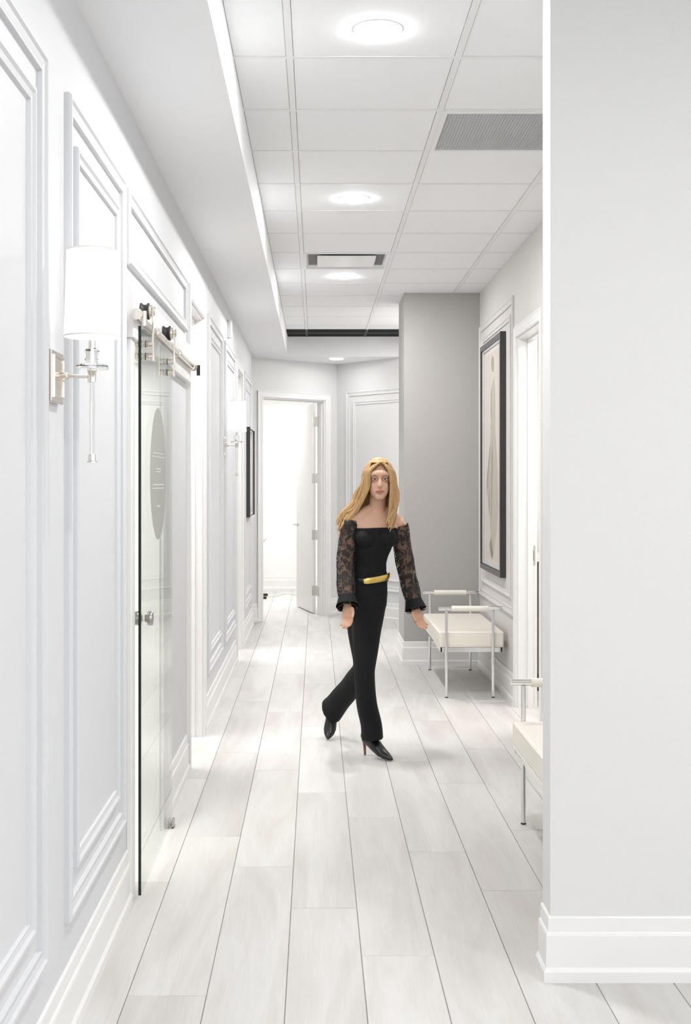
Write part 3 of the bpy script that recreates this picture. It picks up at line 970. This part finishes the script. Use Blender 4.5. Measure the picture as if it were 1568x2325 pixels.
# dark cabinet through the right doorway
cb = root('cabinet', (1.80, 8.60, 0), 'dark cabinet with brown base glimpsed through the right doorway', 'cabinet')
G().box(1.55, 2.25, 8.42, 8.90, .12, .92).build('body', pbr('charcoal_laminate', (.055, .056, .06), .5), cb, bevel=.004)
G().box(1.57, 2.23, 8.44, 8.88, 0, .12).build('plinth', M['black'], cb)
G().box(1.53, 2.27, 8.39, 8.92, .92, .955).build('worktop', M['vinyl'], cb, bevel=.004)
for a_, b_2 in ((1.56, 1.895), (1.905, 2.24)):
    dr = G().box(a_, b_2, 8.402, 8.42, .13, .52).build('drawer', M['walnut'], cb, bevel=.002)
    G().box((a_ + b_2) / 2 - .06, (a_ + b_2) / 2 + .06, 8.385, 8.402, .45, .462).build('handle', M['brushed'], dr)

# ------------------------------------------------------------------ person
DY = 0.045
pr = root('person', (.30, 6.43, 0), 'blonde person striding in black off-shoulder top with lace sleeves, black trousers and heels', 'person')


def remeshed(g, name, mat, voxel, smooth_it, parent, disp=None):
    me = bpy.data.meshes.new('tmp')
    me.from_pydata([(x, y + DY, z) for x, y, z in g.v], [], g.f); me.update()
    tmp = bpy.data.objects.new('tmp', me); COL.objects.link(tmp)
    md = tmp.modifiers.new('r', 'REMESH'); md.mode = 'VOXEL'; md.voxel_size = voxel; md.use_smooth_shade = True
    sm_ = tmp.modifiers.new('s', 'SMOOTH'); sm_.factor = .5; sm_.iterations = smooth_it
    dg = bpy.context.evaluated_depsgraph_get(); dg.update()
    m2 = bpy.data.meshes.new_from_object(tmp.evaluated_get(dg))
    bpy.data.objects.remove(tmp)
    m2.name = name
    if disp:
        ns = [v.normal.copy() for v in m2.vertices]
        for v, nn_ in zip(m2.vertices, ns):
            v.co += nn_ * disp(v.co)
    off = parent.location
    for v in m2.vertices:
        v.co -= off
    m2.materials.clear(); m2.materials.append(mat)
    m2.polygons.foreach_set('use_smooth', [True] * len(m2.polygons))
    ob = bpy.data.objects.new(name, m2); COL.objects.link(ob); ob.parent = parent
    return ob


def mvb(g, name, mat, parent=pr, **k):
    g.v = [(x, y + DY, z) for x, y, z in g.v]
    return g.build(name, mat, parent, **k)


def cat(pts, n=5):
    pts = [V(p) for p in pts]; out = []
    for i in range(len(pts) - 1):
        p0, p1, p2, p3 = pts[max(i - 1, 0)], pts[i], pts[i + 1], pts[min(i + 2, len(pts) - 1)]
        for t in range(n):
            t /= n
            out.append(.5 * ((2 * p1) + (p2 - p0) * t + (2 * p0 - 5 * p1 + 4 * p2 - p3) * t * t + (3 * p1 - p0 - 3 * p2 + p3) * t ** 3))
    out.append(pts[-1])
    return out


# torso rings: z, cx, cy, half width, half depth ; torso yawed so the right shoulder (picture left) leads
TY = math.radians(14)
AX = V((math.cos(TY), math.sin(TY), 0)); BX = V((-math.sin(TY), math.cos(TY), 0))
TORSO = [(1.345, .330, 6.385, .046, .046), (1.325, .324, 6.385, .062, .050), (1.300, .319, 6.385, .112, .058), (1.275, .316, 6.385, .140, .068), (1.24, .312, 6.385, .142, .082), (1.20, .306, 6.385, .132, .092),
         (1.16, .300, 6.385, .120, .094), (1.10, .290, 6.385, .103, .084), (1.04, .281, 6.385, .093, .076), (1.00, .277, 6.385, .096, .078), (.94, .272, 6.388, .104, .088), (.88, .266, 6.392, .110, .098),
         (.82, .264, 6.396, .106, .102), (.76, .261, 6.398, .092, .090), (.72, .262, 6.398, .06, .06)]


def torso_rings(zmin, zmax, grow, seg=28, tilt=0.0, power=1.0):
    rs = []
    for z, cx, cy, a, b in TORSO:
        if zmin - 1e-6 <= z <= zmax + 1e-6:
            ring = []
            for k in range(seg):
                t = k * 2 * math.pi / seg
                p = V((cx, cy, z)) + AX * ((a + grow) * math.cos(t)) + BX * ((b + grow) * math.sin(t))
                ring.append(p + Z_ * (tilt * (p.x - cx)))
            rs.append(ring)
    return rs


HX, HY, HZ = .338, 6.335, 1.490
LSH, LEL, LWR = V((.450, 6.425, 1.252)), V((.492, 6.445, 1.005)), V((.534, 6.385, .815))
RSH, REL, RWR = V((.184, 6.350, 1.275)), V((.158, 6.300, 1.030)), V((.163, 6.185, .850))

b = G()
b.rings(torso_rings(.72, 1.345, 0.0))
# bust
for s in (-1, 1):
    c = V((.305, 6.385, 1.165)) + AX * (s * .060) - BX * .056
    b.ell(c, (.046, .042, .045), 16)
# neck and trapezius
b.tube([(.326, 6.395, 1.29), (.331, 6.375, 1.35), (.336, 6.355, 1.43)], [.056, .045, .045], 16)
b.tube([LSH, (.40, 6.41, 1.295), (.335, 6.39, 1.335)], [.040, .040, .036], 14)
b.tube([RSH, (.245, 6.365, 1.300), (.32, 6.385, 1.335)], [.040, .040, .036], 14)
b.ell((.428, 6.415, 1.258), (.055, .050, .040), 16)
b.ell((.205, 6.355, 1.266), (.055, .050, .040), 16)
# head
b.ell((HX, HY + .015, HZ + .022), (.070, .088, .080), 24)
b.ell((HX, HY - .022, HZ - .035), (.054, .060, .072), 20)
b.ell((HX, HY - .055, HZ - .085), (.026, .026, .022), 14)
b.ell((HX, HY - .060, HZ + .030), (.052, .028, .030), 14)
b.tube([(HX, HY - .078, HZ + .012), (HX, HY - .092, HZ - .012), (HX, HY - .097, HZ - .026), (HX, HY - .080, HZ - .034)], [.008, .010, .014, .010], 10)
for s in (-1, 1):
    b.ell((HX + s * .027, HY - .056, HZ - .026), (.019, .018, .020), 12)
    b.ell((HX + s * .071, HY + .008, HZ - .008), (.009, .018, .030), 12)
b.ell((HX, HY - .077, HZ - .054), (.022, .014, .006), 12)
b.ell((HX, HY - .076, HZ - .064), (.019, .014, .007), 12)


def limb(g, pts, rad, n=4):
    pp = cat(pts, n)
    rr = []
    for i in range(len(pp)):
        u = i / (len(pp) - 1) * (len(rad) - 1)
        j = min(int(u), len(rad) - 2)
        rr.append(rad[j] + (rad[j + 1] - rad[j]) * (u - j))
    g.tube(pp, rr, 14, (1, 0, 0.02))
    return pp


limb(b, [LSH, LEL, LWR], [.044, .040, .036, .032, .023])
limb(b, [RSH, REL, RWR], [.046, .040, .036, .032, .023])


def hand(g, wrist, fwd, side, curl):
    """fwd: wrist to knuckles, side: towards the thumb, palm normal = fwd x side"""
    fwd = V(fwd).normalized(); side = V(side); side = (side - fwd * side.dot(fwd)).normalized()
    nrm = fwd.cross(side) * curl
    k = wrist + fwd * .082
    g.tube([wrist - fwd * .01, wrist + fwd * .015, wrist + fwd * .045, wrist + fwd * .078, k], [(.022, .017), (.026, .016), (.036, .016), (.038, .014), (.034, .011)], 16, side)
    for i, ln in enumerate((.072, .080, .075, .060)):
        o = k + side * (.028 - .019 * i) - fwd * (.004 + .003 * abs(i - 1))
        p = [o - fwd * .015, o]
        d = fwd.copy(); ang = 0
        for sl, a in ((.45, .25), (.32, .42), (.26, .38)):
            ang += a
            d = fwd * math.cos(ang) + nrm * math.sin(ang)
            p.append(p[-1] + d * ln * sl)
        g.tube(p, [.009, .0092, .0086, .0078, .0062], 10, side)
    o = wrist + fwd * .022 + side * .022
    g.tube([o - side * .012, o + side * .014 + fwd * .018 + nrm * .006, o + side * .024 + fwd * .044 + nrm * .014, o + side * .024 + fwd * .068 + nrm * .022], [.012, .0115, .0095, .0072], 10, nrm)


hand(b, LWR, (.045, -.04, -.18), (-.75, -.65, 0), -1)
hand(b, RWR, (.01, -.05, -.18), (.75, -.65, .1), 1)
# legs under the trousers, feet inside the shoes
b.tube([(.290, 6.385, .80), (.272, 6.36, .64), (.262, 6.315, .47), (.274, 6.330, .30), (.290, 6.350, .12)], [.060, .050, .040, .038, .028], 14)
b.tube([(.245, 6.40, .80), (.250, 6.45, .64), (.256, 6.505, .46), (.200, 6.64, .34), (.114, 6.785, .19)], [.060, .050, .040, .038, .028], 14)
body = remeshed(b, 'body', M['skin'], .0040, 5, pr)

# face details
for s in (-1, 1):
    e = G().ell((HX + s * .027, HY - .0835, HZ + .006), (.0125, .006, .0052), 14)
    ew = mvb(e, 'eye', M['eye_white'], smooth=True)
    mvb(G().ell((HX + s * .027, HY - .0888, HZ + .0065), (.0050, .0022, .0048), 12), 'iris', M['eye'], ew, smooth=True)
    e = G().tube([(HX + s * .0145, HY - .0885, HZ + .0095), (HX + s * .027, HY - .0905, HZ + .0125), (HX + s * .040, HY - .0850, HZ + .0095)], [.0012, .0020, .0012], 8, (0, 0, 1))
    mvb(e, 'eyelash', M['brow'], smooth=True)
    e = G().tube([(HX + s * .012, HY - .0875, HZ + .0225), (HX + s * .028, HY - .0865, HZ + .0275), (HX + s * .044, HY - .076, HZ + .0225)], [.0028, .0034, .0018], 8, (0, 0, 1))
    mvb(e, 'eyebrow', M['brow'], smooth=True)
g = G().tube([(HX - .024, HY - .081, HZ - .0585), (HX - .010, HY - .0905, HZ - .0555), (HX, HY - .0915, HZ - .057), (HX + .010, HY - .0905, HZ - .0555), (HX + .024, HY - .081, HZ - .0585)], [.0018, .0050, .0048, .0050, .0018], 8, (0, 0, 1))
g.tube([(HX - .021, HY - .081, HZ - .0605), (HX, HY - .0905, HZ - .0655), (HX + .021, HY - .081, HZ - .0605)], [.0018, .0060, .0018], 8, (0, 0, 1))
mvb(g, 'lips', M['lips'], smooth=True)

# hair: fitted cap plus long swept locks
g = G()
seg = 40
rs = []
for i in range(15):
    th = math.radians(88 - i * 10.5)
    ring = []
    for k in range(seg):
        ph = k * 2 * math.pi / seg
        x = math.cos(th) * math.cos(ph); yq = math.cos(th) * math.sin(ph); z = math.sin(th)
        front = max(0.0, -yq)
        lift = 1.0
        zz = z
        if yq < 0 and abs(x) < .80 and z < .70:      # hairline above the face
            zz = .70 + (.70 - z) * .02
            sc_ = math.sqrt(max(0, 1 - zz * zz)) / max(1e-5, math.sqrt(max(1e-9, 1 - z * z)))
            x2, y2 = x * sc_, yq * sc_
            ring.append(V((HX + .0850 * x2, HY + .014 + .103 * y2, HZ + .026 + .098 * zz)))
            continue
        ring.append(V((HX + .0850 * x, HY + .016 + .103 * yq, HZ + .026 + .098 * z)))
    rs.append(ring)
g.rings(rs)
hair = mvb(g, 'hair', M['hair'], smooth=True)
rnd = random.Random(3)
lk = G()
for i in range(170):
    ph = rnd.uniform(-0.10 * math.pi, 1.10 * math.pi)      # sides and back
    side = math.cos(ph)
    el = rnd.uniform(.15, .95)
    x0 = HX + .074 * math.cos(ph) * math.cos(el) + (-.008); y0 = HY + .012 + .092 * math.sin(ph) * math.cos(el); z0 = HZ + .026 + .088 * math.sin(el)
    x1 = HX + .088 * math.cos(ph); y1 = HY + .016 + .104 * math.sin(ph); z1 = HZ - .01
    swing = -.055 if side < .25 else -.012
    x2 = HX + .096 * math.cos(ph) + swing * .5 + rnd.uniform(-.01, .01); y2 = HY + .02 + .100 * math.sin(ph) + rnd.uniform(-.01, .01); z2 = HZ - .10 + rnd.uniform(-.015, .015)
    if side < .25:
        ln = rnd.uniform(.17, .27)
        x3 = HX - .075 + .075 * side - rnd.uniform(.0, .06); y3 = y2 + rnd.uniform(-.05, .01); z3 = HZ - ln
    else:
        ln = rnd.uniform(.14, .23)
        x3 = HX + .060 + .03 * side - rnd.uniform(0, .03); y3 = y2 - rnd.uniform(.0, .05); z3 = HZ - ln
    if y3 < 6.31: y3 = 6.31
    wv = rnd.uniform(-.012, .012)
    pp = cat([(x0, y0, z0), (x1, y1, z1), (x2 + wv, y2, z2), (x3, y3, z3), (x3 - .02 + wv, y3 - .012, z3 - .045)], 4)
    n_ = len(pp)
    rad = []
    r0 = rnd.uniform(.006, .0105)
    for q in range(n_):
        u = q / (n_ - 1)
        rad.append((max(.0008, r0 * math.sin(math.pi * min(1, .12 + u * .86)) ** .7), max(.0006, r0 * .55 * (1 - u) + .001)))
    lk.tube(pp, rad, 6, (1, 0, 0))
# curtain locks framing the face from a side parting
for s, nloc in ((-1, 26), (1, 26)):
    for i in range(nloc):
        u = i / (nloc - 1)
        xp = HX + .008 + s * .004
        x0 = xp + s * .02 * u; y0 = HY - .066 + .05 * u; z0 = HZ + .098 - .006 * u
        x1 = HX + s * (.052 + .028 * u); y1 = HY - .070 + .075 * u; z1 = HZ + .045
        x2 = HX + s * (.062 + .028 * u) ; y2 = HY - .056 + .070 * u; z2 = HZ - .045
        x3 = HX + s * (.066 + .02 * u) - (.050 if s < 0 else .012); y3 = HY - .030 + .06 * u + rnd.uniform(-.01, .01); z3 = HZ - .135 - rnd.uniform(0, .05)
        x4 = x3 - (.045 if s < 0 else .014) + rnd.uniform(-.012, .012); z4 = z3 - rnd.uniform(.03, .07)
        pp = cat([(x0, y0, z0), (x1, y1, z1), (x2, y2, z2), (x3, y3, z3), (x4, y3 - .01, z4)], 4)
        n_ = len(pp)
        rad = [(.0022 + .0065 * math.sin(math.pi * min(1, .1 + .88 * q / (n_ - 1))), .0015 + .0035 * (1 - q / (n_ - 1))) for q in range(n_)]
        lk.tube(pp, rad, 6, (1, 0, 0))
mvb(lk, 'hair_locks', M['hair'], hair, smooth=True)

# off-shoulder top
t = G()
rr_ = torso_rings(1.0, 1.20, .007)
top = [p + Z_ * .036 for p in rr_[0]]
t.rings([top] + rr_)
for s in (-1, 1):
    c = V((.305, 6.385, 1.178)) + AX * (s * .060) - BX * .062
    t.ell(c, (.060, .056, .054), 16)
rr2 = torso_rings(.94, 1.00, .009)
t.rings([torso_rings(1.0, 1.04, .006)[0]] + rr2 + [[p - Z_ * .03 for p in rr2[-1]]])
remeshed(t, 'off_shoulder_top', M['cloth'], .006, 5, pr, lambda c: .0015 * math.sin(60 * c.z + 25 * c.x))
# ruffle sleeve caps along the neckline and sheer sleeves
def sleeve(pts, rad, name):
    pp = cat(pts, 5); n_ = len(pp); rr = []
    for i in range(n_):
        u = i / (n_ - 1) * (len(rad) - 1); j = min(int(u), len(rad) - 2)
        rr.append((rad[j] + (rad[j + 1] - rad[j]) * (u - j)) * (1 + .05 * math.sin(i * 1.9)))
    g = G().tube(pp, rr, 20, (1, 0, .02), cap=False)
    return mvb(g, name, M['lace'], smooth=True)
sleeve([LSH + V((.000, 0, -.004)), LEL, LWR, LWR + (LWR - LEL) * .16], [.052, .052, .050, .050, .047, .042, .044, .055], 'lace_sleeve')
sleeve([RSH + V((-.000, 0, -.004)), REL, RWR, RWR + (RWR - REL) * .16], [.052, .052, .050, .050, .047, .042, .044, .055], 'lace_sleeve')
for sh, el, wr_ in ((LSH, LEL, LWR), (RSH, REL, RWR)):
    d = (wr_ - el).normalized()
    c0 = wr_ - d * .03
    g = G().tube([c0, c0 + d * .025, c0 + d * .052], [.045, .052, .060], 20, (1, 0, .02), cap=False)
    mvb(g, 'black_cuff', M['cloth'], smooth=True)

# trousers
t = G()
t.rings(torso_rings(.72, 1.00, .012))
t.tube(cat([(.290, 6.385, .86), (.272, 6.362, .66), (.262, 6.315, .47), (.272, 6.325, .30), (.296, 6.340, .185), (.302, 6.345, .105)], 4),
       [((.092, .090, .087, .083, .078, .072, .066, .060, .055)[min(i, 8)] + .004 * max(0, (i - 8) / 12), .098 + (.062 - .098) * min(1, i / 8) + .020 * max(0, (i - 8) / 12)) for i in range(21)], 22)
t.tube(cat([(.245, 6.400, .86), (.250, 6.455, .65), (.256, 6.510, .46), (.200, 6.640, .34), (.128, 6.770, .22), (.090, 6.825, .165)], 4),
       [((.090, .089, .086, .082, .077, .071, .065, .059, .054)[min(i, 8)] + .014 * max(0, (i - 8) / 12), .096 + (.062 - .096) * min(1, i / 8) + .026 * max(0, (i - 8) / 12)) for i in range(21)], 22)
remeshed(t, 'trousers', M['cloth'], .006, 5, pr, lambda c: .0030 * math.sin(34 * c.x + 9 * c.z) * math.sin(7 * c.z + 20 * c.y))
# gold belt ornament at the hip
rs = []
for k in range(15):
    a = math.radians(-112 + k * 8.2)
    p = V((.274, 6.388, .952 + .0022 * k)) + AX * (.122 * math.cos(a)) + BX * (.107 * math.sin(a))
    rs.append(p)
g = G().tube(rs, [(.012, .004)] + [(.0165, .006)] * 13 + [(.010, .004)], 14, (0, 0, 1))
mvb(g, 'gold_belt_bar', M['gold'], smooth=True)
rs = [V((.274, 6.388, .955)) + AX * (.1175 * math.cos(k * 2 * math.pi / 40)) + BX * (.1018 * math.sin(k * 2 * math.pi / 40)) for k in range(41)]
mvb(G().tube(rs, [(.012, .003)] * 41, 8, (0, 0, 1)), 'belt', M['shoe'], smooth=True)

# shoes
def shoe(pts, heel_top, heel_tip, shaft):
    r_ = G()
    r_.tube(pts, [(.018, .020), (.030, .036), (.031, .040), (.034, .034), (.037, .026), (.030, .019), (.016, .012), (.004, .005)], 18, Z_.cross(V(pts[-1]) - V(pts[0])))
    r_.tube(shaft, [.034, .033, .036], 16)
    return remeshed(r_, 'shoe', M['shoe'], .0035, 3, pr), heel_top, heel_tip


def stiletto(parent, a, b2):
    g = G().tube([a, V(a).lerp(V(b2), .35), b2], [.014, .0078, .0055], 12)
    o = mvb(g, 'heel', M['heel'], smooth=True)
    return o


shoe([(.252, 6.400, .110), (.266, 6.392, .108), (.292, 6.372, .092), (.325, 6.340, .060), (.352, 6.314, .0345), (.374, 6.290, .0225), (.394, 6.268, .0150), (.407, 6.254, .0090)], None, None,
     [(.272, 6.382, .10), (.282, 6.372, .15), (.290, 6.355, .20)])
stiletto(None, (.262, 6.402, .085), (.266, 6.404, .001))
shoe([(.098, 6.870, .200), (.100, 6.862, .190), (.096, 6.850, .160), (.088, 6.828, .105), (.080, 6.805, .058), (.075, 6.785, .035), (.070, 6.765, .020), (.066, 6.752, .010)], None, None,
     [(.100, 6.850, .195), (.105, 6.825, .215), (.115, 6.79, .24)])
stiletto(None, (.100, 6.880, .190), (.104, 6.960, .155))
